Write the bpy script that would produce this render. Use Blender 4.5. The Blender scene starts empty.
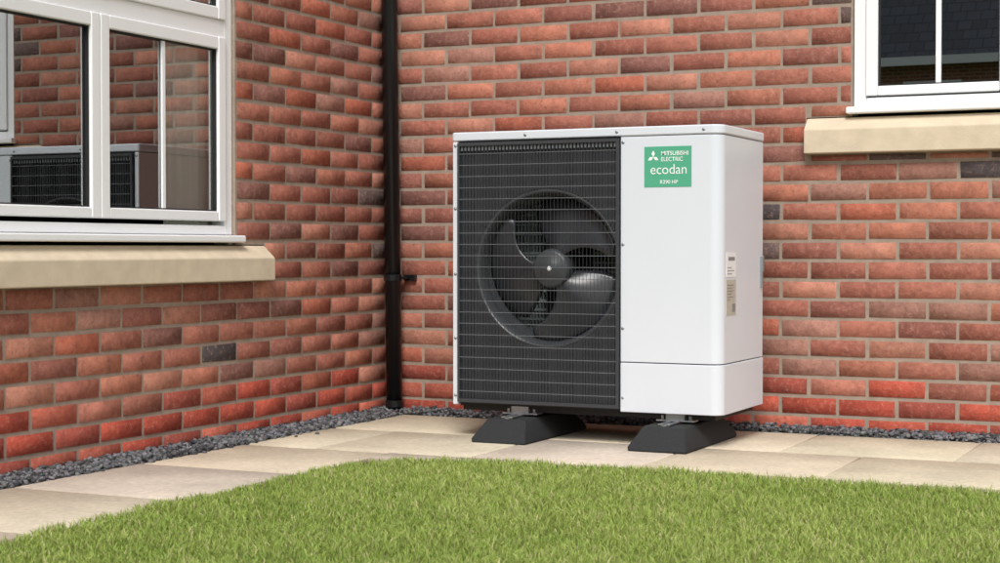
import bpy, bmesh, math, random
import numpy as np
from mathutils import Vector, Matrix
random.seed(7); rng=np.random.default_rng(11)
sc=bpy.context.scene
COL=sc.collection
def lin(c):
    return tuple((v/255/12.92 if v/255<=.04045 else ((v/255+.055)/1.055)**2.4) for v in c)

# ------------------------------------------------------------------ materials
def newmat(name):
    m=bpy.data.materials.new(name); m.use_nodes=True
    nt=m.node_tree; b=nt.nodes.get("Principled BSDF")
    return m,nt,b
def N(nt,t,**k):
    n=nt.nodes.new(t)
    for a,v in k.items():
        if a.startswith("i_"): n.inputs[a[2:]].default_value=v
        else: setattr(n,a,v)
    return n
def simple(name,rgb,rough=.5,metal=0,noise=0.06,nscale=30,bump=0,bscale=200,spec=.5,dirt=0):
    m,nt,b=newmat(name); L=nt.links
    c=lin(rgb)
    tc=N(nt,"ShaderNodeTexCoord")
    n=N(nt,"ShaderNodeTexNoise"); n.inputs["Scale"].default_value=nscale; n.inputs["Detail"].default_value=3
    L.new(tc.outputs["Object"],n.inputs["Vector"])
    r=N(nt,"ShaderNodeMix",data_type='RGBA')
    r.inputs[6].default_value=(*[v*(1-noise*2) for v in c],1)
    r.inputs[7].default_value=(*[min(1,v*(1+noise*2)) for v in c],1)
    L.new(n.outputs["Fac"],r.inputs[0]); L.new(r.outputs[2],b.inputs["Base Color"])
    b.inputs["Roughness"].default_value=rough; b.inputs["Metallic"].default_value=metal
    b.inputs["Specular IOR Level"].default_value=spec
    if bump:
        n2=N(nt,"ShaderNodeTexNoise"); n2.inputs["Scale"].default_value=bscale; n2.inputs["Detail"].default_value=3
        L.new(tc.outputs["Object"],n2.inputs["Vector"])
        bp=N(nt,"ShaderNodeBump"); bp.inputs["Strength"].default_value=bump; bp.inputs["Distance"].default_value=.003
        L.new(n2.outputs["Fac"],bp.inputs["Height"]); L.new(bp.outputs[0],b.inputs["Normal"])
    return m
def brick_mat():
    m,nt,b=newmat("brick_face"); L=nt.links
    at=N(nt,"ShaderNodeAttribute",attribute_name="Col")
    tc=N(nt,"ShaderNodeTexCoord")
    n0=N(nt,"ShaderNodeTexNoise"); n0.inputs["Scale"].default_value=1.7; n0.inputs["Detail"].default_value=2
    n1=N(nt,"ShaderNodeTexNoise"); n1.inputs["Scale"].default_value=15; n1.inputs["Detail"].default_value=3; n1.inputs["Roughness"].default_value=.65
    n3=N(nt,"ShaderNodeTexNoise"); n3.inputs["Scale"].default_value=50; n3.inputs["Detail"].default_value=5; n3.inputs["Roughness"].default_value=.78
    for n in (n0,n1,n3): L.new(tc.outputs["Object"],n.inputs["Vector"])
    r0=N(nt,"ShaderNodeMapRange"); r0.inputs["From Min"].default_value=.3; r0.inputs["From Max"].default_value=.7; r0.inputs["To Min"].default_value=.86; r0.inputs["To Max"].default_value=1.12
    L.new(n0.outputs["Fac"],r0.inputs["Value"])
    r1=N(nt,"ShaderNodeMapRange"); r1.inputs["From Min"].default_value=.3; r1.inputs["From Max"].default_value=.7; r1.inputs["To Min"].default_value=.76; r1.inputs["To Max"].default_value=1.22
    L.new(n1.outputs["Fac"],r1.inputs["Value"])
    mu=N(nt,"ShaderNodeMath",operation='MULTIPLY'); L.new(r0.outputs[0],mu.inputs[0]); L.new(r1.outputs[0],mu.inputs[1])
    vm=N(nt,"ShaderNodeVectorMath",operation='SCALE'); L.new(at.outputs["Color"],vm.inputs[0]); L.new(mu.outputs[0],vm.inputs["Scale"])
    r3=N(nt,"ShaderNodeMapRange"); r3.inputs["From Min"].default_value=.52; r3.inputs["From Max"].default_value=.70; r3.inputs["To Max"].default_value=.6
    L.new(n3.outputs["Fac"],r3.inputs["Value"])
    mx=N(nt,"ShaderNodeMix",data_type='RGBA'); L.new(r3.outputs[0],mx.inputs[0]); L.new(vm.outputs[0],mx.inputs[6]); mx.inputs[7].default_value=(*lin((184,146,128)),1)
    r4=N(nt,"ShaderNodeMapRange"); r4.inputs["From Min"].default_value=.46; r4.inputs["From Max"].default_value=.30; r4.inputs["To Max"].default_value=.65
    L.new(n3.outputs["Fac"],r4.inputs["Value"])
    mx2=N(nt,"ShaderNodeMix",data_type='RGBA'); L.new(r4.outputs[0],mx2.inputs[0]); L.new(mx.outputs[2],mx2.inputs[6]); mx2.inputs[7].default_value=(*lin((96,70,62)),1)
    L.new(mx2.outputs[2],b.inputs["Base Color"])
    b.inputs["Roughness"].default_value=.85; b.inputs["Specular IOR Level"].default_value=.25
    bp=N(nt,"ShaderNodeBump"); bp.inputs["Strength"].default_value=.8; bp.inputs["Distance"].default_value=.006
    L.new(n3.outputs["Fac"],bp.inputs["Height"]); L.new(bp.outputs[0],b.inputs["Normal"])
    return m
def attr_mat(name,rough=.8,spec=.3,trans=0,nscale=60,namp=.2,bump=.3,bdist=.002,det=4):
    m,nt,b=newmat(name); L=nt.links
    at=N(nt,"ShaderNodeAttribute",attribute_name="Col"); tc=N(nt,"ShaderNodeTexCoord")
    if namp:
        n=N(nt,"ShaderNodeTexNoise"); n.inputs["Scale"].default_value=nscale; n.inputs["Detail"].default_value=det; n.inputs["Roughness"].default_value=.7
        L.new(tc.outputs["Object"],n.inputs["Vector"])
        r=N(nt,"ShaderNodeMapRange"); r.inputs["From Min"].default_value=.3; r.inputs["From Max"].default_value=.7; r.inputs["To Min"].default_value=1-namp; r.inputs["To Max"].default_value=1+namp
        L.new(n.outputs["Fac"],r.inputs["Value"])
        vm=N(nt,"ShaderNodeVectorMath",operation='SCALE'); L.new(at.outputs["Color"],vm.inputs[0]); L.new(r.outputs[0],vm.inputs["Scale"])
        n5=N(nt,"ShaderNodeTexNoise"); n5.inputs["Scale"].default_value=4; n5.inputs["Detail"].default_value=3
        L.new(tc.outputs["Object"],n5.inputs["Vector"])
        r5=N(nt,"ShaderNodeMapRange"); r5.inputs["From Min"].default_value=.3; r5.inputs["From Max"].default_value=.7; r5.inputs["To Min"].default_value=.86; r5.inputs["To Max"].default_value=1.08
        L.new(n5.outputs["Fac"],r5.inputs["Value"])
        vm5=N(nt,"ShaderNodeVectorMath",operation='SCALE'); L.new(vm.outputs[0],vm5.inputs[0]); L.new(r5.outputs[0],vm5.inputs["Scale"])
        colo=vm5.outputs[0]
    else: colo=at.outputs["Color"]
    L.new(colo,b.inputs["Base Color"])
    b.inputs["Roughness"].default_value=rough; b.inputs["Specular IOR Level"].default_value=spec
    if bump:
        bp=N(nt,"ShaderNodeBump"); bp.inputs["Strength"].default_value=bump; bp.inputs["Distance"].default_value=bdist
        L.new(n.outputs["Fac"],bp.inputs["Height"]); L.new(bp.outputs[0],b.inputs["Normal"])
    if trans:
        t=N(nt,"ShaderNodeBsdfTranslucent"); L.new(colo,t.inputs[0])
        ms=N(nt,"ShaderNodeMixShader"); ms.inputs[0].default_value=trans
        out=nt.nodes.get("Material Output")
        L.new(b.outputs[0],ms.inputs[1]); L.new(t.outputs[0],ms.inputs[2]); L.new(ms.outputs[0],out.inputs[0])
    return m
def glass_mat():
    m,nt,b=newmat("window_glass"); L=nt.links; nt.nodes.remove(b)
    out=nt.nodes.get("Material Output")
    g=N(nt,"ShaderNodeBsdfGlossy"); g.inputs["Roughness"].default_value=.0; g.inputs["Color"].default_value=(.94,.97,.98,1)
    t=N(nt,"ShaderNodeBsdfTransparent"); t.inputs[0].default_value=(.95,.97,.96,1)
    fr=N(nt,"ShaderNodeFresnel"); fr.inputs[0].default_value=1.5
    ma=N(nt,"ShaderNodeMath",operation='MULTIPLY_ADD'); ma.inputs[1].default_value=1.2; ma.inputs[2].default_value=.31; ma.use_clamp=True
    L.new(fr.outputs[0],ma.inputs[0])
    ms=N(nt,"ShaderNodeMixShader"); L.new(ma.outputs[0],ms.inputs[0]); L.new(t.outputs[0],ms.inputs[1]); L.new(g.outputs[0],ms.inputs[2]); L.new(ms.outputs[0],out.inputs[0])
    return m
def brick_tex_mat(name,c1,c2,cm,w,h,rough=.85,axis='xz',mort=.01):
    m,nt,b=newmat(name); L=nt.links
    tc=N(nt,"ShaderNodeTexCoord"); sp=N(nt,"ShaderNodeSeparateXYZ"); cb=N(nt,"ShaderNodeCombineXYZ")
    L.new(tc.outputs["Object"],sp.inputs[0])
    L.new(sp.outputs[0 if axis[0]=='x' else 1],cb.inputs[0]); L.new(sp.outputs[2 if axis[1]=='z' else 1],cb.inputs[1])
    bt=N(nt,"ShaderNodeTexBrick"); bt.inputs["Scale"].default_value=1; bt.inputs["Brick Width"].default_value=w; bt.inputs["Row Height"].default_value=h; bt.inputs["Mortar Size"].default_value=mort
    bt.inputs["Color1"].default_value=(*lin(c1),1); bt.inputs["Color2"].default_value=(*lin(c2),1); bt.inputs["Mortar"].default_value=(*lin(cm),1)
    L.new(cb.outputs[0],bt.inputs["Vector"]); L.new(bt.outputs[0],b.inputs["Base Color"]); b.inputs["Roughness"].default_value=rough
    return m
M={}
M['brick']=brick_mat()
M['mortar']=simple("mortar",(158,142,128),.95,noise=.14,nscale=25,bump=.6,bscale=250,spec=.1)
M['stone']=simple("cast_stone",(212,197,172),.9,noise=.10,nscale=14,bump=.4,bscale=350,spec=.2)
M['upvc']=simple("white_upvc",(244,245,246),.3,noise=.01,nscale=5)
M['black']=simple("black_plastic",(18,20,23),.35,noise=.05,nscale=20)
M['seal']=simple("black_seal",(25,25,26),.7)
M['room']=simple("dark_room",(40,39,38),.95)
M['cream']=simple("cream_curtain",(250,247,238),.95,noise=.02,nscale=12)
M['glass']=glass_mat()
M['case']=simple("white_painted_steel",(218,223,230),.32,noise=.012,nscale=4,bump=.03,bscale=600)
M['seam']=simple("seam_shadow",(70,72,75),.7)
M['panel']=simple("charcoal_panel",(56,58,62),.5,noise=.04)
M['dark']=simple("dark_interior",(18,19,20),.6,noise=.04)
M['shroud']=simple("shroud_plastic",(66,69,72),.4,noise=.04)
M['grille']=simple("charcoal_grille",(60,62,66),.4,noise=.03)
M['wire']=simple("light_grey_wire",(104,107,111),.4,noise=.03)
M['fan']=simple("fan_plastic",(48,50,54),.25,noise=.04,nscale=10)
M['fin']=simple("aluminium_fin",(150,162,158),.45,.1)
M['steel']=simple("galvanised_steel",(168,172,176),.35,.8,noise=.08,nscale=60)
M['rubber']=simple("recycled_rubber",(38,40,42),.85,noise=.2,nscale=120,bump=.6,bscale=300)
M['green']=simple("green_label",(84,172,138),.4,noise=.01)
M['white']=simple("white_print",(245,248,246),.5,noise=0)
M['tan']=simple("tan_sticker",(190,184,172),.6,noise=.1,nscale=80)
M['pale']=simple("pale_sticker",(240,241,242),.6,noise=.02,nscale=80)
M['ink']=simple("grey_ink",(135,135,135),.6)
M['pave']=attr_mat("buff_paving",.9,.2,nscale=45,namp=.14,bump=.5,bdist=.003)
M['stonechip']=attr_mat("slate_chip",.75,.35,namp=0,bump=0)
M['blade']=attr_mat("grass_blade",.6,.3,trans=.3,namp=0,bump=0)
M['slate']=brick_tex_mat("roof_slate",(74,80,88),(58,63,70),(28,30,33),.3,.22,.6,'xy',.012)
M['farbrick']=brick_tex_mat("far_brick",(158,98,78),(132,82,66),(170,150,130),.225,.075,.9,'xz',.01)
M['sidebrick']=brick_tex_mat("side_brick",(158,98,78),(132,82,66),(170,150,130),.225,.075,.9,'yz',.01)

# ------------------------------------------------------------------ mesh helpers
class MB:
    def __init__(s): s.v=[]; s.f=[]; s.m=[]
    def box(s,x0,x1,y0,y1,z0,z1,mi=0):
        if x0>x1:x0,x1=x1,x0
        if y0>y1:y0,y1=y1,y0
        if z0>z1:z0,z1=z1,z0
        b=len(s.v); s.v+=[(x0,y0,z0),(x1,y0,z0),(x1,y1,z0),(x0,y1,z0),(x0,y0,z1),(x1,y0,z1),(x1,y1,z1),(x0,y1,z1)]
        for f in ((0,3,2,1),(4,5,6,7),(0,1,5,4),(1,2,6,5),(2,3,7,6),(3,0,4,7)): s.f.append(tuple(b+i for i in f)); s.m.append(mi)
    def prism(s,pts,z0,z1,mi=0,T=lambda p:p):
        b=len(s.v); n=len(pts)
        s.v+=[T((p[0],p[1],z0)) for p in pts]+[T((p[0],p[1],z1)) for p in pts]
        s.f.append(tuple(b+i for i in range(n-1,-1,-1))); s.f.append(tuple(b+n+i for i in range(n))); s.m+=[mi,mi]
        for i in range(n):
            j=(i+1)%n; s.f.append((b+i,b+j,b+n+j,b+n+i)); s.m.append(mi)
    def lathe(s,prof,c,axis,n=48,mi=0):
        b=len(s.v)
        for r,h in prof:
            for i in range(n):
                a=2*math.pi*i/n
                if axis=='y': s.v.append((c[0]+r*math.cos(a),c[1]+h,c[2]+r*math.sin(a)))
                elif axis=='x': s.v.append((c[0]+h,c[1]+r*math.cos(a),c[2]+r*math.sin(a)))
                else: s.v.append((c[0]+r*math.cos(a),c[1]+r*math.sin(a),c[2]+h))
        for k in range(len(prof)-1):
            for i in range(n):
                j=(i+1)%n; s.f.append((b+k*n+i,b+k*n+j,b+(k+1)*n+j,b+(k+1)*n+i)); s.m.append(mi)
def setparent(o,p):
    if p is not None:
        o.parent=p
        o.matrix_parent_inverse=Matrix.Translation(-Vector(p["wl"]))
def make(name,mb,mats,parent=None,bevel=0,smooth=False,fix=True,seg=2):
    me=bpy.data.meshes.new(name)
    V=np.array(mb.v,dtype=float); c=(V.min(0)+V.max(0))/2
    me.from_pydata([tuple(v) for v in (V-c)],[],mb.f)
    for m in (mats if isinstance(mats,list) else [mats]): me.materials.append(m)
    if mb.m: me.polygons.foreach_set("material_index",mb.m)
    if fix:
        bm=bmesh.new(); bm.from_mesh(me); bmesh.ops.recalc_face_normals(bm,faces=bm.faces); bm.to_mesh(me); bm.free()
    o=bpy.data.objects.new(name,me); COL.objects.link(o); o.location=c
    o["wl"]=tuple(c)
    setparent(o,parent)
    if smooth:
        for p in me.polygons: p.use_smooth=True
    if bevel:
        md=o.modifiers.new("bevel",'BEVEL'); md.width=bevel; md.segments=seg; md.limit_method='ANGLE'; md.angle_limit=math.radians(35)
        md.harden_normals=True
        for p in me.polygons: p.use_smooth=True
    return o
def empty(name,loc,parent=None,label=None,cat=None,group=None):
    o=bpy.data.objects.new(name,None); COL.objects.link(o); o.location=loc; o.empty_display_size=.2
    o["wl"]=tuple(loc)
    setparent(o,parent)
    if label:o["label"]=label
    if cat:o["category"]=cat
    if group:o["group"]=group
    return o
def npmesh(name,V,F4,cols,mats,matidx=None):
    me=bpy.data.meshes.new(name)
    me.vertices.add(len(V)); me.vertices.foreach_set("co",V.astype(np.float32).ravel())
    loops=np.concatenate([f.ravel() for f in F4]); sizes=np.concatenate([np.full(len(f),f.shape[1]) for f in F4])
    me.loops.add(len(loops)); me.loops.foreach_set("vertex_index",loops.astype(np.int32))
    starts=np.concatenate([[0],np.cumsum(sizes)[:-1]])
    me.polygons.add(len(sizes)); me.polygons.foreach_set("loop_start",starts.astype(np.int32))
    try: me.polygons.foreach_set("loop_total",sizes.astype(np.int32))
    except Exception: pass
    for m in mats: me.materials.append(m)
    if matidx is not None: me.polygons.foreach_set("material_index",matidx.astype(np.int32))
    me.update(calc_edges=True); me.validate()
    ca=me.color_attributes.new("Col",'FLOAT_COLOR','POINT')
    c4=np.ones((len(V),4),dtype=np.float32); c4[:,:3]=cols
    ca.data.foreach_set("color",c4.ravel())
    o=bpy.data.objects.new(name,me); COL.objects.link(o); o["wl"]=(0,0,0)
    return o

# ------------------------------------------------------------------ brick walls
OFF=-.035
PAL=[((166,105,88),6),((175,112,91),5),((156,96,81),5),((180,122,102),3),((146,92,80),3),((134,91,82),2),((160,115,101),2.2),((171,98,77),2.5),((104,86,83),.6),((85,78,80),.35)]
PC=[lin(p[0]) for p in PAL]; PW=np.array([p[1] for p in PAL],float); PW/=PW.sum()
REDS=[lin(c) for c in ((180,84,66),(168,75,59),(182,97,78),(158,79,66))]
def subtract(rects,h):
    out=[]
    for (a,b,c,d) in rects:
        hu0,hu1,hz0,hz1=h
        if b<=hu0 or a>=hu1 or d<=hz0 or c>=hz1: out.append((a,b,c,d)); continue
        if a<hu0: out.append((a,hu0-.004,c,d))
        if b>hu1: out.append((hu1+.004,b,c,d))
        ia,ib=max(a,hu0),min(b,hu1)
        if c<hz0: out.append((ia,ib,c,hz0-.004))
        if d>hz1: out.append((ia,ib,hz1+.004,d))
    return [r for r in out if r[1]-r[0]>.018 and r[3]-r[2]>.010]
def brick_wall(name,umin,umax,zmax,holes,mapf,shift,parent,flip):
    V=[];F=[];C=[];MI=[]
    k=-1
    while OFF+.075*k<zmax:
        z0=OFF+.075*k+.005; z1=z0+.065
        u=umin-.225+ (.1125 if (k%2) else 0)+shift
        while u<umax:
            a,b=max(u+.0045+random.uniform(-.0015,.0015),umin),min(u+.2205+random.uniform(-.0015,.0015),umax)
            if b-a>.03:
                dz=random.uniform(-.0014,.0014)
                rs=[(a,b,z0+dz,z1+dz)]
                for h in holes: rs=subtract(rs,h)
                if k<=1 or (k==2 and random.random()<.5): c=random.choice(REDS)
                else: c=PC[rng.choice(len(PC),p=PW)]
                g=random.uniform(.86,1.14); c=tuple(v*g for v in c)
                for (a1,b1,c1,d1) in rs:
                    base=len(V); j=lambda s=.0018: random.uniform(-s,s)
                    t=random.uniform(-.0012,.0012); tl=random.uniform(-.001,.001)
                    ch=.0038
                    for (uu,zz,nn) in ((a1,c1,-.008),(b1,c1,-.008),(b1,d1,-.008),(a1,d1,-.008),
                                       (a1+ch,c1+ch,t-tl),(b1-ch,c1+ch,t+tl),(b1-ch,d1-ch,t+tl),(a1+ch,d1-ch,t-tl)):
                        V.append(mapf(uu+j(),zz+j(),nn)); C.append(c)
                    fs=[(4,5,6,7),(0,1,5,4),(1,2,6,5),(2,3,7,6),(3,0,4,7)]
                    for f in fs:
                        f=tuple(base+i for i in f); F.append(f[::-1] if flip else f); MI.append(0)
            u+=.225
        k+=1
    us=sorted({umin,umax,*[min(max(v,umin),umax) for h in holes for v in h[:2]]}); zs=sorted({OFF-.3,zmax,*[v for h in holes for v in h[2:]]})
    for i in range(len(us)-1):
        for q in range(len(zs)-1):
            uc=(us[i]+us[i+1])/2; zc=(zs[q]+zs[q+1])/2
            if any(h[0]<uc<h[1] and h[2]<zc<h[3] for h in holes): continue
            base=len(V)
            for uu,zz in ((us[i],zs[q]),(us[i+1],zs[q]),(us[i+1],zs[q+1]),(us[i],zs[q+1])): V.append(mapf(uu,zz,-.0035)); C.append((.4,.35,.3))
            f=(base,base+1,base+2,base+3); F.append(f[::-1] if flip else f); MI.append(1)
    for h in holes:
        for (p,q) in (((h[0],h[2]),(h[0],h[3])),((h[1],h[3]),(h[1],h[2])),((h[0],h[3]),(h[1],h[3])),((h[1],h[2]),(h[0],h[2]))):
            base=len(V)
            for (uu,zz,nn) in ((*p,-.0035),(*q,-.0035),(*q,-.10),(*p,-.10)): V.append(mapf(uu,zz,nn)); C.append((.4,.35,.3))
            f=(base,base+1,base+2,base+3); F.append(f if flip else f[::-1]); MI.append(1)
    o=npmesh(name,np.array(V),[np.array(F)],np.array(C),[M['brick'],M['mortar']],np.array(MI))
    if parent is not None: setparent(o,parent)
    return o
house=empty("brick_house",(0,0,0),None,"red brick house with white framed windows and stone sills","house")
LW=(-2.68,-1.15,.70,1.95); LS=(-2.87,-.96,.565,.70)
RW=(2.024,3.20,1.19,2.24); RS=(1.847,3.38,1.049,1.19)
mapL=lambda u,z,n:(n,u,z)
mapR=lambda u,z,n:(u,-n,z)
ZT=4.9
w1=brick_wall("wall",-5.0,0.0,ZT,[LW,LS],mapL,0.03,house,False)
w2=brick_wall("wall",0.0,5.4,ZT,[RW,RS],mapR,0.06,house,False)
mb=MB(); mb.box(-6,-.003,-5.0,-4.99,-.3,ZT); make("wall",mb,M['farbrick'],house)
mb=MB(); mb.box(5.39,5.4,.003,6,-.3,ZT); make("wall",mb,M['sidebrick'],house)
def roofmesh(v,f):
    b=MB(); b.v=list(v); b.f=list(f); b.m=[0]*len(f); return b
make("roof",roofmesh([(-6.3,-5.2,ZT),(.25,-5.2,ZT),(.25,.0,ZT),(-3,-5.2,ZT+2.6),(-3,3,ZT+2.6),(-6.3,3,ZT),(-3,3,ZT),(.25,3,ZT)],
     [(1,7,4,3),(0,3,4,5),(0,1,3)]),M['slate'],house)
make("roof",roofmesh([(-6.3,-.25,ZT+.02),(5.6,-.25,ZT+.02),(5.6,3,ZT+2.5),(-6.3,3,ZT+2.5),(5.6,6.2,ZT),(-6.3,6.2,ZT)],[(0,1,2,3),(3,2,4,5),(1,4,2)]),M['slate'],house)
mb=MB(); mb.box(.20,.25,-5.2,-.2,ZT-.16,ZT); mb.box(.2,5.6,-.25,-.2,ZT-.16,ZT+.01); make("fascia",mb,M['upvc'],house,bevel=.004)

def window(parent,mapf,W,S,bars,pan_edges,glz,tz,curtain,ext):
    u0,u1,z0,z1=W
    ctr=mapf((u0+u1)/2,z0,0)
    win=empty("window",ctr,parent)
    def bx(mb,a,b,c,d,n0,n1):
        p=mapf(a,c,n0); q=mapf(b,d,n1); mb.box(p[0],q[0],p[1],q[1],p[2],q[2])
    fz0=z0+.035
    mb=MB()
    g=.002
    bx(mb,u0+g,u0+.05,fz0,z1-g,-.075,-.016); bx(mb,u1-.05,u1-g,fz0,z1-g,-.075,-.016)
    bx(mb,u0+.05,u1-.05,fz0,fz0+.035,-.075,-.016); bx(mb,u0+.05,u1-.05,z1-.05,z1-g,-.075,-.016)
    if tz: bx(mb,u0+.05,u1-.05,tz[0],tz[1],-.075,-.016)
    make("frame",mb,M['upvc'],win,bevel=.004)
    rows=[glz]+([tz[2:]] if tz else [])
    for (g0,g1) in rows:
        for i,(a,b) in enumerate(pan_edges):
            mb=MB(); w=.046
            n0,n1=-.060,-.006
            lo=.036 if g0==glz[0] else .046
            bx(mb,a-w,a,g0-lo,g1+w,n0,n1); bx(mb,b,b+w,g0-lo,g1+w,n0,n1)
            bx(mb,a,b,g0-lo,g0,n0,n1-.0015); bx(mb,a,b,g1,g1+w,n0,n1-.0015)
            make("sash",mb,M['upvc'],win,bevel=.005)
            mb=MB(); s=.005
            for r in ((a,a+s,g0,g1),(b-s,b,g0,g1),(a+s,b-s,g0,g0+s),(a+s,b-s,g1-s,g1)): bx(mb,*r,-.033,-.018)
            make("seal",mb,M['seal'],win)
            P=[mapf(a+.001,g0+.001,-.03),mapf(b-.001,g0+.001,-.03),mapf(b-.001,g1-.001,-.03),mapf(a+.001,g1-.001,-.03)]
            b2=MB(); b2.v=P; b2.f=[(0,1,2,3)]; b2.m=[0]; make("pane",b2,M['glass'],win,fix=False)
            if bars[i]:
                mb=MB(); c=(a+b)/2; bx(mb,c-.010,c+.010,g0,g1,-.029,-.020); make("glazing_bar",mb,M['upvc'],win,bevel=.003)
    mb=MB(); bx(mb,u0-.018,u1+.018,z0+.008,z0+.034,-.012,.034); make("sill",mb,M['upvc'],win,bevel=.006)
    a,b,c,d=S
    prof=[(-.095,c),(.05,c),(.05,d-.050),(.0,d-.004),(-.095,d-.002)]
    mb=MB(); V=[]
    for uu in (a+.001,b-.001): V+=[mapf(uu,p[1],p[0]) for p in prof]
    n=len(prof); mb.v=V; mb.f=[tuple(range(n)),tuple(range(2*n-1,n-1,-1))]+[(i,(i+1)%n,n+(i+1)%n,n+i) for i in range(n)]; mb.m=[0]*len(mb.f)
    o=make("stone_sill",mb,M['stone'],win,bevel=.005)
    mb=MB(); e=.3; p=[mapf(u0-e,z0-.2,-.101),mapf(u1+e,z0-.2,-.101),mapf(u1+e,z1+e,-.101),mapf(u0-e,z1+e,-.101),
                 mapf(u0-e,z0-.2,-1.6),mapf(u1+e,z0-.2,-1.6),mapf(u1+e,z1+e,-1.6),mapf(u0-e,z1+e,-1.6)]
    mb.v=p; mb.f=[(4,5,6,7),(0,1,5,4),(1,2,6,5),(2,3,7,6),(3,0,4,7)]; mb.m=[0]*5
    make("room",mb,M['room'],win,fix=False)
    for (a,b,zz0,zz1,dep) in curtain:
        mb=MB(); n=int((b-a)/.004); V=[];Fc=[]
        for i in range(n+1):
            uu=a+(b-a)*i/n; nn=-dep+.007*math.sin(i*.42)+.003*math.sin(i*.17)
            V+=[mapf(uu,zz0,nn),mapf(uu,zz1,nn)]
        Fc=[(2*i,2*i+2,2*i+3,2*i+1) for i in range(n)]
        mb.v=V; mb.f=Fc; mb.m=[0]*len(Fc); make("curtain",mb,M['cream'],win,smooth=True,fix=False)
    return win
window(house,mapL,LW,LS,[False,True],[(-2.585,-1.962),(-1.868,-1.247)],(.822,1.415),(1.461,1.524,1.57,1.856),[(-1.475,-1.153,.74,1.94,.088)],0)
window(house,mapR,RW,RS,[True,True],[(2.118,2.565),(2.659,3.106)],(1.302,2.145),None,[(2.9,3.19,1.2,2.23,.09)],0)

# ------------------------------------------------------------------ drainpipe
dp=empty("drainpipe",(.062,-.062,-.02),None,"black plastic drainpipe running down the inner corner of brick walls","drainpipe")
def lean(z): return .066-.013*z
mb=MB(); n=24; r=.034
V=[];zs=[-.04,ZT-.1]
for z in zs:
    for i in range(n):
        a=2*math.pi*i/n; V.append((lean(z)+r*math.cos(a),-.062+r*math.sin(a),z))
mb.v=V; mb.f=[(i,(i+1)%n,n+(i+1)%n,n+i) for i in range(n)]+[tuple(range(n)),tuple(range(2*n-1,n-1,-1))]; mb.m=[0]*len(mb.f)
o=make("pipe",mb,M['black'],dp)
for p in o.data.polygons: p.use_smooth=len(p.vertices)==4
for z in (.02,.56,2.36):
    mb=MB(); mb.lathe([(.0345,0),(.039,.002),(.039,.028),(.0345,.03)],(lean(z),-.062,z-.015),'z',24)
    if z>.1:
        mb.box(lean(z)+.03,lean(z)+.085,-.022,-.001,z-.012,z+.012)
        mb.box(lean(z)+.03,lean(z)+.06,-.06,-.01,z-.006,z+.006)
    make("bracket" if z>.1 else "collar",mb,M['black'],dp)

# ------------------------------------------------------------------ heat pump
X0=.696; YF=-.746; Z0=.10
hp=empty("heat_pump",(X0+.525,YF+.25,Z0),None,"white outdoor heat pump with charcoal fan grille and green label","heat pump")
def arc(cx,cy,r,a0,a1,n=8):
    return [(cx+r*math.cos(math.radians(a0+(a1-a0)*i/n)),cy+r*math.sin(math.radians(a0+(a1-a0)*i/n))) for i in range(n+1)]
D=.505; R=.045
def plan(s0,s1,o=0,left_round=0):
    pts=[]
    if left_round: pts+=arc(X0+s0-o+left_round,YF-o+left_round,left_round,180,270,4)
    else: pts+=[(X0+s0-(o if s0==0 else 0),YF-o)]
    pts+=arc(X0+s1+o-R,YF-o+R,R,270,360,10)
    pts+=[(X0+s1+o,YF+D+o),(X0+s0-(o if s0==0 else 0),YF+D+o)]
    return pts
mb=MB(); mb.prism(plan(0,1.05,.003,.012),Z0+.987,Z0+1.02); make("lid",mb,M['case'],hp,bevel=.006,seg=3)
mb=MB(); mb.prism(plan(.674,1.05),Z0+.180,Z0+.9845); make("service_panel",mb,M['case'],hp,bevel=.0025)
mb=MB(); mb.prism(plan(.674,1.05,.0015),Z0+.0,Z0+.1765); make("lower_panel",mb,M['case'],hp,bevel=.003)
mb=MB(); mb.prism([(p[0],p[1]) for p in [(X0+.68,YF+.006)]+arc(X0+1.044-R,YF+.006+R,R,270,360,8)+[(X0+1.044,YF+D-.006),(X0+.68,YF+D-.006)]],Z0+.01,Z0+1.0); make("inner_frame",mb,M['seam'],hp)
mb=MB(); mb.box(X0,X0+.022,YF,YF+D,Z0+.0,Z0+.9845); make("side_panel",mb,M['case'],hp,bevel=.004)
mb=MB(); mb.box(X0+.024,X0+.672,YF+.45,YF+D-.002,Z0+.02,Z0+.98); make("rear_panel",mb,M['dark'],hp)
mb=MB(); mb.box(X0+.023,X0+.673,YF+.02,YF+D-.01,Z0-.004,Z0+.018); mb.box(X0+.03,X0+1.02,YF+.03,YF+D-.03,Z0-.02,Z0-.003); make("base_tray",mb,M['dark'],hp)
cx,cz,rf=X0+.385,Z0+.512,.284
x0,x1,z0,z1=X0+.0235,X0+.672,Z0+.006,Z0+.985
angs=sorted(set([2*math.pi*i/96 for i in range(96)]+[math.atan2(b-cz,a-cx)%(2*math.pi) for a in (x0,x1) for b in (z0,z1)]))
mb=MB(); yv=YF+.010
for a in angs:
    ca,sa=math.cos(a),math.sin(a)
    t=min(((x1-cx)/ca if ca>1e-9 else (x0-cx)/ca if ca<-1e-9 else 1e9),((z1-cz)/sa if sa>1e-9 else (z0-cz)/sa if sa<-1e-9 else 1e9))
    mb.v+=[(cx+rf*ca,yv,cz+rf*sa),(cx+t*ca,yv,cz+t*sa)]
n=len(angs); mb.f=[(2*i,2*((i+1)%n),2*((i+1)%n)+1,2*i+1) for i in range(n)]; mb.m=[0]*n
x=x0+.010
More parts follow.
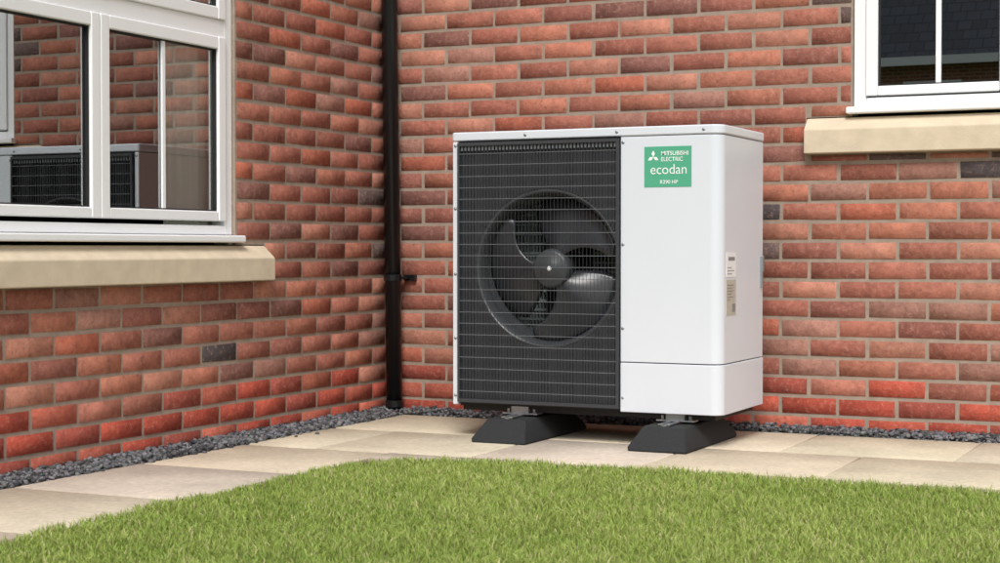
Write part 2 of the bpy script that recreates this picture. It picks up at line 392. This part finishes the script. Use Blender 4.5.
while x<x1-.006:
    dx=abs(x-cx)
    segs=[(z0+.02,z1-.02)] if dx>=rf+.012 else [(z0+.02,cz-math.sqrt((rf+.012)**2-dx*dx)),(cz+math.sqrt((rf+.012)**2-dx*dx),z1-.02)]
    for (c,d) in segs: mb.box(x-.0024,x+.0024,yv-.0060,yv-.0002,c,d)
    x+=.0125
make("fan_panel",mb,M['panel'],hp,fix=False)
mb=MB(); mb.lathe([(rf+.006,-.002),(rf+.001,-.003),(rf-.004,0),(rf-.010,.010),(rf-.015,.03),(rf-.016,.05)],(cx,yv,cz),'y',96)
prof=[(rf-.016,.05)]
for i in range(8):
    h=.05+i*.013; prof+=[(rf-.016,h+.006),(rf-.011,h+.0065),(rf-.011,h+.0125),(rf-.016,h+.013)]
mb.lathe(prof,(cx,yv,cz),'y',96)
make("fan_shroud",mb,M['shroud'],hp,smooth=False)
mb=MB()
for i in range(48):
    s=.04+i*.0132; mb.box(X0+s,X0+s+.003,YF+.24,YF+.28,Z0+.05,Z0+.96)
for i in range(26):
    mb.box(X0+.035,X0+.665,YF+.235,YF+.239,Z0+.06+i*.036,Z0+.068+i*.036)
make("heat_exchanger",mb,M['fin'],hp)
fan=empty("fan",(cx,YF+.09,cz),hp)
NB=3
for b in range(NB):
    mb=MB(); nr,na=16,16
    base=math.radians(80+b*120)
    for i in range(nr+1):
        t=i/nr; r=.060+t*.204
        width=math.radians(66+46*t-30*max(0,t-.85)/.15)
        sweep=math.radians(-20)*t*t-math.radians(4)*t
        for j in range(na+1):
            q=j/na
            a=base+sweep+(q-.5)*width
            dpt=.03+.085*q*(.55+.45*t)-.016*math.sin(math.pi*q)*(1-.2*t)+.006*t
            mb.v.append((cx+r*math.cos(a),YF+dpt+.012,cz+r*math.sin(a)))
    for i in range(nr):
        for j in range(na):
            k=i*(na+1)+j; mb.f.append((k,k+1,k+na+2,k+na+1)); mb.m.append(0)
    o=make("blade",mb,M['fan'],fan,smooth=True)
    sd=o.modifiers.new("thick",'SOLIDIFY'); sd.thickness=.004
mb=MB(); mb.lathe([(.001,.0),(.030,.0),(.034,.004),(.060,.006),(.070,.012),(.074,.03),(.074,.10),(.02,.1)],(cx,YF+.022,cz),'y',40)
o=make("hub",mb,M['shroud'],fan)
for p in o.data.polygons: p.use_smooth=True
mb=MB(); mb.lathe([(.0005,-.006),(.006,-.005),(.009,.0)],(cx,YF+.022,cz),'y',16); make("bolt",mb,M['white'],fan,smooth=True)
mb=MB(); mb.box(cx-.09,cx-.06,YF+.20,YF+.22,Z0+.03,Z0+.96); mb.box(cx+.06,cx+.09,YF+.20,YF+.22,Z0+.03,Z0+.96); mb.lathe([(.001,0),(.065,0),(.065,.06),(.001,.06)],(cx,YF+.16,cz),'y',24); make("motor_bracket",mb,M['dark'],hp)
# grille
mb=MB(); g0,g1,h0,h1=X0+.026,X0+.670,Z0+.012,Z0+.980; yg=YF-.014
for (a,b,c,d) in ((g0,g0+.009,h0,h1),(g1-.009,g1,h0,h1),(g0+.009,g1-.009,h0,h0+.012),(g0+.009,g1-.009,h1-.012,h1)): mb.box(a,b,yg,YF+.003,c,d)
nv=44
for i in range(1,nv):
    x=g0+.009+(g1-g0-.018)*i/nv; mb.box(x-.0006,x+.0006,yg+.003,yg+.0045,h0+.012,h1-.012)
nh=23
for i in range(1,nh):
    z=h0+(h1-h0)*i/nh; mb.box(g0+.009,g1-.009,yg+.0002,yg+.0028,z-.0011,z+.0011,1)
for i in range(nv):
    x=g0+.009+(g1-g0-.018)*(i+.5)/nv; mb.box(x-.0035,x+.0035,yg+.0068,yg+.010,h1-.030,h1-.0125,1)  # light grey ticks, bright glints along the grille top put in as colour
make("fan_grille",mb,[M['grille'],M['wire']],hp)
for (s,t,y) in ((.012,.97,YF),(.012,.735,YF),(.012,.49,YF),(.012,.25,YF),(.012,.035,YF),(.683,.965,YF),(.683,.60,YF),(.683,.30,YF),(.683,.05,YF),(.985,1.003,YF-.003),(.30,1.003,YF-.003),(.66,1.003,YF-.003)):
    mb=MB(); mb.lathe([(.0005,-.003),(.004,-.0028),(.0058,-.0012),(.006,.0)],(X0+s,y,Z0+t),'y',12); make("screw",mb,M['steel'],hp,smooth=True)
la,lb,lc,ld=X0+.764,X0+.940,Z0+.803,Z0+.947
mb=MB(); mb.box(la,lb,YF-.0012,YF+.001,lc,ld); lab=make("product_label",mb,M['green'],hp,bevel=.0005)
def text(body,x,z,w,h,parent,mat,name="lettering",off=0):
    cu=bpy.data.curves.new(name,'FONT'); cu.body=body; cu.size=1; cu.resolution_u=6
    cu.offset=off
    t=bpy.data.objects.new(name,cu); COL.objects.link(t)
    bpy.context.view_layer.update()
    dg=bpy.context.evaluated_depsgraph_get(); me=bpy.data.meshes.new_from_object(t.evaluated_get(dg))
    bpy.data.objects.remove(t)
    V=np.array([v.co for v in me.vertices]); mn=V.min(0); mxx=V.max(0)
    V=(V-mn)/np.maximum(mxx-mn,1e-6)
    for i,v in enumerate(me.vertices): v.co=((V[i,0]-.5)*w,0,(V[i,1]-.5)*h)
    me.materials.clear(); me.materials.append(mat)
    o=bpy.data.objects.new(name,me); COL.objects.link(o); o.location=(x+w/2,YF-.0020,z+h/2); o["wl"]=tuple(o.location); setparent(o,parent)
    return o
text("MITSUBISHI",la+.064,ld-.032,.100,.0150,lab,M['white'],off=.008)
text("ELECTRIC",la+.064,ld-.053,.080,.0150,lab,M['white'],off=.008)
text("ecodan",la+.024,ld-.098,.134,.034,lab,M['white'],off=-.004)
text("R290 HP",la+.060,lc+.012,.066,.013,lab,M['white'],off=.008)
mb=MB(); ec=(la+.034,ld-.037)
def rhomb(mb,cx_,cz_,ang,L=.023):
    ux,uz=math.cos(ang),math.sin(ang); h=L*.5; w=L*.29
    b=len(mb.v)
    for (p,q) in ((0,0),(h,w),(2*h,0),(h,-w)): mb.v.append((cx_+p*ux-q*uz,YF-.0020,cz_+p*uz+q*ux))
    mb.f.append((b,b+1,b+2,b+3)); mb.m.append(0)
for a in (90,210,330): rhomb(mb,ec[0],ec[1],math.radians(a))
make("emblem",mb,M['white'],lab,fix=False)
XR=X0+1.05
mb=MB(); mb.box(XR-.001,XR+.0012,YF+.055,YF+.165,Z0+.485,Z0+.572); st=make("warning_sticker",mb,M['pale'],hp)
mb=MB()
mb.box(XR+.0012,XR+.0018,YF+.075,YF+.150,Z0+.543,Z0+.556)
for i in range(3): mb.box(XR+.0012,XR+.0018,YF+.063,YF+.063+random.uniform(.05,.084),Z0+.495+i*.011,Z0+.4975+i*.011)
make("print",mb,M['ink'],st)
mb=MB(); mb.box(XR-.001,XR+.0012,YF+.055,YF+.165,Z0+.35,Z0+.475); st=make("rating_sticker",mb,M['tan'],hp)
mb=MB()
for i in range(6): mb.box(XR+.0012,XR+.0018,YF+.063,YF+.063+random.uniform(.03,.084),Z0+.402+i*.0105,Z0+.405+i*.0105)
mb.box(XR+.0012,XR+.0018,YF+.12,YF+.155,Z0+.360,Z0+.39)
make("print",mb,M['ink'],st)
mb=MB(); mb.box(XR-.002,XR+.012,YF+.468,YF+.490,Z0+.50,Z0+.56); mb.box(XR-.001,XR+.009,YF+.47,YF+.485,Z0+.44,Z0+.501); make("valve_handle",mb,M['steel'],hp,bevel=.003)  # small grey valve handle sticking out at the rear of the side
for fx in (.27,.875):
    cxx=X0+fx
    for yy in (YF+.015,YF+.43):
        mb=MB()
        mb.box(cxx-.07,cxx+.07,yy,yy+.05,Z0-.028,Z0-.0225); mb.box(cxx-.035,cxx+.035,yy+.002,yy+.045,Z0-.0235,Z0+.001)
        mb.lathe([(.001,.014),(.009,.014),(.009,-.001)],(cxx-.052,yy+.022,Z0-.0225),'z',6)
        mb.lathe([(.001,.014),(.009,.014),(.009,-.001)],(cxx+.052,yy+.022,Z0-.0225),'z',6)
        make("mounting_foot",mb,M['steel'],hp)

# ------------------------------------------------------------------ rubber support feet
GZ=-.020
def support(x,y0,y1):
    e=empty("support_block",(x,(y0+y1)/2,GZ),None,"black recycled rubber support foot under the heat pump","support foot","rubber feet carrying the heat pump")
    H=.084; wb,wt=.108,.075; sl=.075
    mb=MB()
    sec=[(-wb,0),(wb,0),(wb,.016),(wt,H),(-wt,H),(-wb,.016)]
    V=[]
    for (yy,sgn) in ((y0,1),(y1,-1)):
        for (px,pz) in sec:
            V.append((x+px,yy+sgn*sl*max(0,(pz-.016)/(H-.016)) ,GZ+pz))
    n=len(sec); mb.v=V; mb.f=[tuple(range(n)),tuple(range(2*n-1,n-1,-1))]+[(i,(i+1)%n,n+(i+1)%n,n+i) for i in range(n)]; mb.m=[0]*len(mb.f)
    make("rubber_block",mb,M['rubber'],e,bevel=.008,seg=3)
    mb=MB(); yy0,yy1=y0+sl+.005,y1-sl-.005
    mb.box(x-.022,x-.008,yy0,yy1,GZ+H,GZ+H+.008); mb.box(x+.008,x+.022,yy0,yy1,GZ+H,GZ+H+.008); mb.box(x-.022,x+.022,yy0,yy1,GZ+H-.004,GZ+H+.003)
    make("mounting_rail",mb,M['steel'],e)
support(X0+.262,-.905,-.32); support(X0+.868,-.905,-.32)

# ------------------------------------------------------------------ ground
def structure(o): o["kind"]="structure"; return o
mb=MB(); mb.v=[(-400,-400,-.075),(400,-400,-.075),(400,400,-.075),(-400,400,-.075)]; mb.f=[(0,1,2,3)]; mb.m=[0]
M['lawnbase']=simple("lawn_soil",(86,104,48),.95,noise=.25,nscale=1.2)
M['lawnsoil']=simple("lawn_thatch",(118,126,70),.95,noise=.3,nscale=40)
M['bed']=simple("gravel_bed",(48,48,50),.95,noise=.3,nscale=80,bump=.5,bscale=120)
structure(make("ground",mb,M['lawnbase'],fix=False))
mb=MB(); mb.box(.0,.14,-5,-.11,-.07,-.036); mb.box(.0,5.4,-.11,0,-.07,-.036); structure(make("gravel_bed",mb,M['bed']))
V=[];F=[];C=[]
def slab(x0,x1,y0,y1):
    g=.003; x0+=g;x1-=g;y0+=g;y1-=g; ch=.003
    t=random.uniform(-.0015,.0015); base=len(V)
    c=np.array(lin((204,192,172)))*random.uniform(.94,1.06)*np.array([1,random.uniform(.98,1.02),random.uniform(.95,1.05)])
    for (a,b,z) in ((x0,y0,-.06),(x1,y0,-.06),(x1,y1,-.06),(x0,y1,-.06),(x0,y0,GZ-ch+t),(x1,y0,GZ-ch+t),(x1,y1,GZ-ch+t),(x0,y1,GZ-ch+t),
                    (x0+ch,y0+ch,GZ+t),(x1-ch,y0+ch,GZ+t),(x1-ch,y1-ch,GZ+t),(x0+ch,y1-ch,GZ+t)): V.append((a,b,z)); C.append(c)
    for f in ((8,9,10,11),(0,1,5,4),(1,2,6,5),(2,3,7,6),(3,0,4,7),(4,5,9,8),(5,6,10,9),(6,7,11,10),(7,4,8,11)): F.append(tuple(base+i for i in f))
y=-1.30
for i in range(9): slab(.13,.73,y-.6,y); y-=.6
for row,(ya,yb) in enumerate(((-.70,-.10),(-1.30,-.70),(-1.45,-1.30))):
    x=.13 if row<2 else .73
    first=True
    while x<5.4:
        w=.6
        if row==1 and first: w=.3
        slab(x,x+w,ya,yb); x+=w; first=False
pv=npmesh("paving",np.array(V),[np.array(F)],np.array(C),[M['pave']]); structure(pv)
mb=MB(); mb.box(.125,.735,-6.7,-1.30,-.07,-.025); mb.box(.125,5.5,-1.45,-.095,-.07,-.0251)
M['joint']=simple("joint_mortar",(166,152,132),.95,noise=.15,nscale=60)
structure(make("paving_bed",mb,M['joint']))

ico_v=[];t=(1+5**.5)/2
for a in (-1,1):
    for b in (-t,t): ico_v+=[(a,b,0),(0,a,b),(b,0,a)]
ico_v=np.array(ico_v,float); ico_v/=np.linalg.norm(ico_v[0])
bm=bmesh.new()
for v in ico_v: bm.verts.new(v)
bmesh.ops.convex_hull(bm,input=bm.verts); bm.verts.ensure_lookup_table(); bm.verts.index_update()
ico_f=np.array([[v.index for v in f.verts] for f in bm.faces]); ico_v=np.array([v.co for v in bm.verts]); bm.free()
def stones(areas,dens,stray=0):
    P=[]
    for (a,b,c,d,wall) in areas:
        n=int((b-a)*(d-c)*dens); q=np.column_stack([rng.uniform(a,b,n),rng.uniform(c,d,n)])
        dist=q[:,0] if wall=='x' else -q[:,1]
        z=-.030+rng.uniform(0,.024,n)+np.clip(.010-.09*dist,-.01,.012)
        P.append(np.column_stack([q,z]))
    if stray:
        n=stray; P.append(np.column_stack([.14+rng.exponential(.014,n),rng.uniform(-3.4,-.15,n),np.full(n,-.018)]))
        P.append(np.column_stack([rng.uniform(.15,3.5,n),-.105-rng.exponential(.014,n),np.full(n,-.018)]))
    P=np.concatenate(P); n=len(P)
    s=rng.uniform(.0055,.0125,(n,1,1)); sc3=rng.uniform(.6,1.3,(n,1,3)); sc3[:,:,2]*=.7
    A=rng.uniform(0,2*np.pi,n); B=rng.uniform(-.8,.8,n)
    v=ico_v[None]*(1+rng.uniform(-.28,.28,(n,12,1)))*s*sc3
    cb,sb=np.cos(B)[:,None],np.sin(B)[:,None]; x=v[:,:,0]*cb+v[:,:,2]*sb; z=-v[:,:,0]*sb+v[:,:,2]*cb
    ca,sa=np.cos(A)[:,None],np.sin(A)[:,None]; X=x*ca-v[:,:,1]*sa; Y=x*sa+v[:,:,1]*ca
    VV=np.stack([X,Y,z],-1)+P[:,None,:]
    VV[:,:,0]=np.maximum(VV[:,:,0],.001) ; VV[:,:,1]=np.minimum(VV[:,:,1],-.001)
    FF=(ico_f[None]+12*np.arange(n)[:,None,None]).reshape(-1,3)
    g=rng.uniform(.4,1.7,(n,1))**1.4; c=np.array(lin((90,90,92)))[None]*g*rng.uniform(.94,1.06,(n,3))
    CC=np.repeat(c,12,0)
    return VV.reshape(-1,3),FF,CC
v,f,c=stones([(.004,.138,-3.6,-.004,'x'),(.14,3.6,-.108,-.004,'y')],16000,30)
gv=npmesh("gravel",v,[f],c,[M['stonechip']]); gv["kind"]="stuff"; gv["label"]="dark grey slate chippings along the foot of the walls"; gv["category"]="gravel"
EX,EY=.775,-1.40
mb=MB()
def edge_ok(x,y):
    ex=EX+.018*np.sin(y*5.1)+.012*np.sin(y*13+1)+.010*np.sin(y*31)+.006*np.sin(y*77); ey=EY+.015*np.sin(x*4.3+.5)+.010*np.sin(x*11)+.010*np.sin(x*29)+.006*np.sin(x*71)
    ok=(x>ex)&(y<ey)
    R_=.42; cxr,cyr=EX+R_,EY-R_
    inc=(x<cxr)&(y>cyr); d=np.hypot(x-cxr,y-cyr)
    return ok&(~inc|(d<R_+.012*np.sin(np.arctan2(y-cyr,x-cxr)*14)))
pts=[(EX,-7.2)]+[(EX+.42+.42*math.cos(math.radians(a)),EY-.42+.42*math.sin(math.radians(a))) for a in range(180,89,-9)]+[(8,EY),(8,-7.2)]
mb.prism(pts[::-1],-.06,-.016); lw=structure(make("lawn",mb,M['lawnsoil']))
def blades(xa,xb,ya,yb,dens,hs,ws):
    n=int((xb-xa)*(yb-ya)*dens); x=rng.uniform(xa,xb,n); y=rng.uniform(ya,yb,n)
    k=edge_ok(x,y); x=x[k];y=y[k]; n=len(x)
    cl=.5+.5*np.sin(x*9+1.3*np.sin(y*7))*np.sin(y*11+1.7*np.sin(x*5)); cl2=.5+.5*np.sin(x*2.1+y*1.3+np.sin(y*2.9))
    fine=.5+.5*np.sin(x*37+2*np.sin(y*23))*np.sin(y*41+2*np.sin(x*19))
    h=hs*rng.uniform(.55,1.25,n)*(.75+.25*cl+.25*fine); h=np.where(rng.uniform(0,1,n)>.99,h*1.4,h); w=ws*rng.uniform(.7,1.3,n)
    a=rng.uniform(0,2*np.pi,n); lean=rng.uniform(.1,.95,n)*h; la=rng.uniform(0,2*np.pi,n)
    dx,dy=np.cos(a)*w/2,np.sin(a)*w/2; lx,ly=np.cos(la)*lean,np.sin(la)*lean
    z0=np.full(n,-.018)
    P=np.empty((n,5,3))
    P[:,0]=np.stack([x-dx,y-dy,z0],-1); P[:,1]=np.stack([x+dx,y+dy,z0],-1)
    P[:,2]=np.stack([x+dx*.8+lx*.35,y+dy*.8+ly*.35,z0+h*.6],-1); P[:,3]=np.stack([x-dx*.8+lx*.35,y-dy*.8+ly*.35,z0+h*.6],-1)
    P[:,4]=np.stack([x+lx,y+ly,z0+h*(1-.25*(lean/h))],-1)
    i=np.arange(n)[:,None]*5
    q=i+np.array([[0,1,2,3]]); t3=i+np.array([[3,2,4]])
    c1=np.array(lin((164,186,92))); c2=np.array(lin((190,204,118))); c3=np.array(lin((132,160,70))); c4=np.array(lin((210,202,150)))
    m=np.clip(cl*.4+cl2*.25+fine*.15+rng.uniform(-.25,.45,n),0,1)[:,None]
    c=c3*(1-m)+c2*m; s=rng.uniform(0,1,n)[:,None]; c=np.where(s<.35,c1,c); c=np.where(s>.93,c4,c)
    c=c*rng.uniform(.85,1.15,(n,1))
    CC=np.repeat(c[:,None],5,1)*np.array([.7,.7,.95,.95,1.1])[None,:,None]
    return P.reshape(-1,3),q,t3,CC.reshape(-1,3)
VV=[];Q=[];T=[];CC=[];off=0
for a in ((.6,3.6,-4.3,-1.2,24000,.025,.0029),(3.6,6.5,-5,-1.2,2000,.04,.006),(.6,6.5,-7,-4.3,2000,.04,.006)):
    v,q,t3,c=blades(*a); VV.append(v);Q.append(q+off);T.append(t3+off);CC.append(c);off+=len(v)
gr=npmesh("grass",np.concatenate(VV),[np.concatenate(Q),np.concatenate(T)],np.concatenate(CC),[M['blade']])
gr["kind"]="stuff"; gr["label"]="short mown green lawn grass beside the paving"; gr["category"]="grass"

# ------------------------------------------------------------------ neighbouring house (seen in the window reflections)
nb=empty("brick_house",(-2,-32,0),None,"brick house with dark slate roof across the lawn","house")
mb=MB(); mb.box(-14,10,-36,-29,-.07,4.7); make("wall",mb,M['farbrick'],nb)
make("roof",roofmesh([(-14.4,-28.6,4.65),(10.4,-28.6,4.65),(10.4,-32.5,8.6),(-14.4,-32.5,8.6),(10.4,-36.4,4.65),(-14.4,-36.4,4.65)],[(0,1,2,3),(3,2,4,5),(1,4,2),(0,3,5)]),M['slate'],nb)
mb=MB(); mb.box(-14.4,10.4,-28.62,-28.55,4.5,4.68); make("fascia",mb,M['upvc'],nb)
for wx in (-11,-7,-3.2,1,5.5):
    w=empty("window",(wx,-29,3),nb)
    mb=MB()
    for r in ((wx-.6,wx-.52,3,4.2),(wx+.52,wx+.6,3,4.2),(wx-.52,wx+.52,3,3.08),(wx-.52,wx+.52,4.12,4.2),(wx-.04,wx+.04,3.08,4.12)): mb.box(r[0],r[1],-28.99,-28.94,r[2],r[3])
    make("frame",mb,M['upvc'],w)
    mb=MB(); mb.box(wx-.52,wx+.52,-28.995,-28.975,3.08,4.12); make("pane",mb,M['black'],w)

# ------------------------------------------------------------------ light
az_el=(math.radians(48))
sd=Vector((.38,-1,0)).normalized()*math.cos(az_el)+Vector((0,0,math.sin(az_el)))
sun=bpy.data.lights.new("sun",'SUN'); sun.energy=2.35; sun.angle=math.radians(22); sun.color=(1,.985,.965)
so=bpy.data.objects.new("sun",sun); COL.objects.link(so); so.rotation_euler=sd.to_track_quat('Z','Y').to_euler()
wd=bpy.data.worlds.new("World"); sc.world=wd; wd.use_nodes=True; nt=wd.node_tree
bg=nt.nodes.get("Background") or nt.nodes.new("ShaderNodeBackground")
sky=nt.nodes.new("ShaderNodeTexSky"); sky.sky_type='NISHITA'; sky.sun_disc=False; sky.sun_elevation=az_el; sky.sun_rotation=math.atan2(sd.x,sd.y); sky.dust_density=3; sky.air_density=1
hs=nt.nodes.new("ShaderNodeHueSaturation"); hs.inputs["Saturation"].default_value=.4
nt.links.new(sky.outputs[0],hs.inputs["Color"]); nt.links.new(hs.outputs[0],bg.inputs[0]); bg.inputs[1].default_value=.15

cam=bpy.data.cameras.new("camera"); co=bpy.data.objects.new("camera",cam); COL.objects.link(co)
cam.sensor_width=36; cam.lens=1657.37/1000*36; cam.clip_end=1500; cam.clip_start=.05
cam.dof.use_dof=True; cam.dof.focus_distance=6.4; cam.dof.aperture_fstop=11
co.location=(3.5209,-6.2917,.6863); co.rotation_euler=(math.pi/2-.0200,0,.4426)
sc.camera=co
sc.view_settings.view_transform='Standard'; sc.view_settings.look='None'; sc.view_settings.exposure=0
for o in bpy.data.objects:
    if "wl" in o.keys(): del o["wl"]
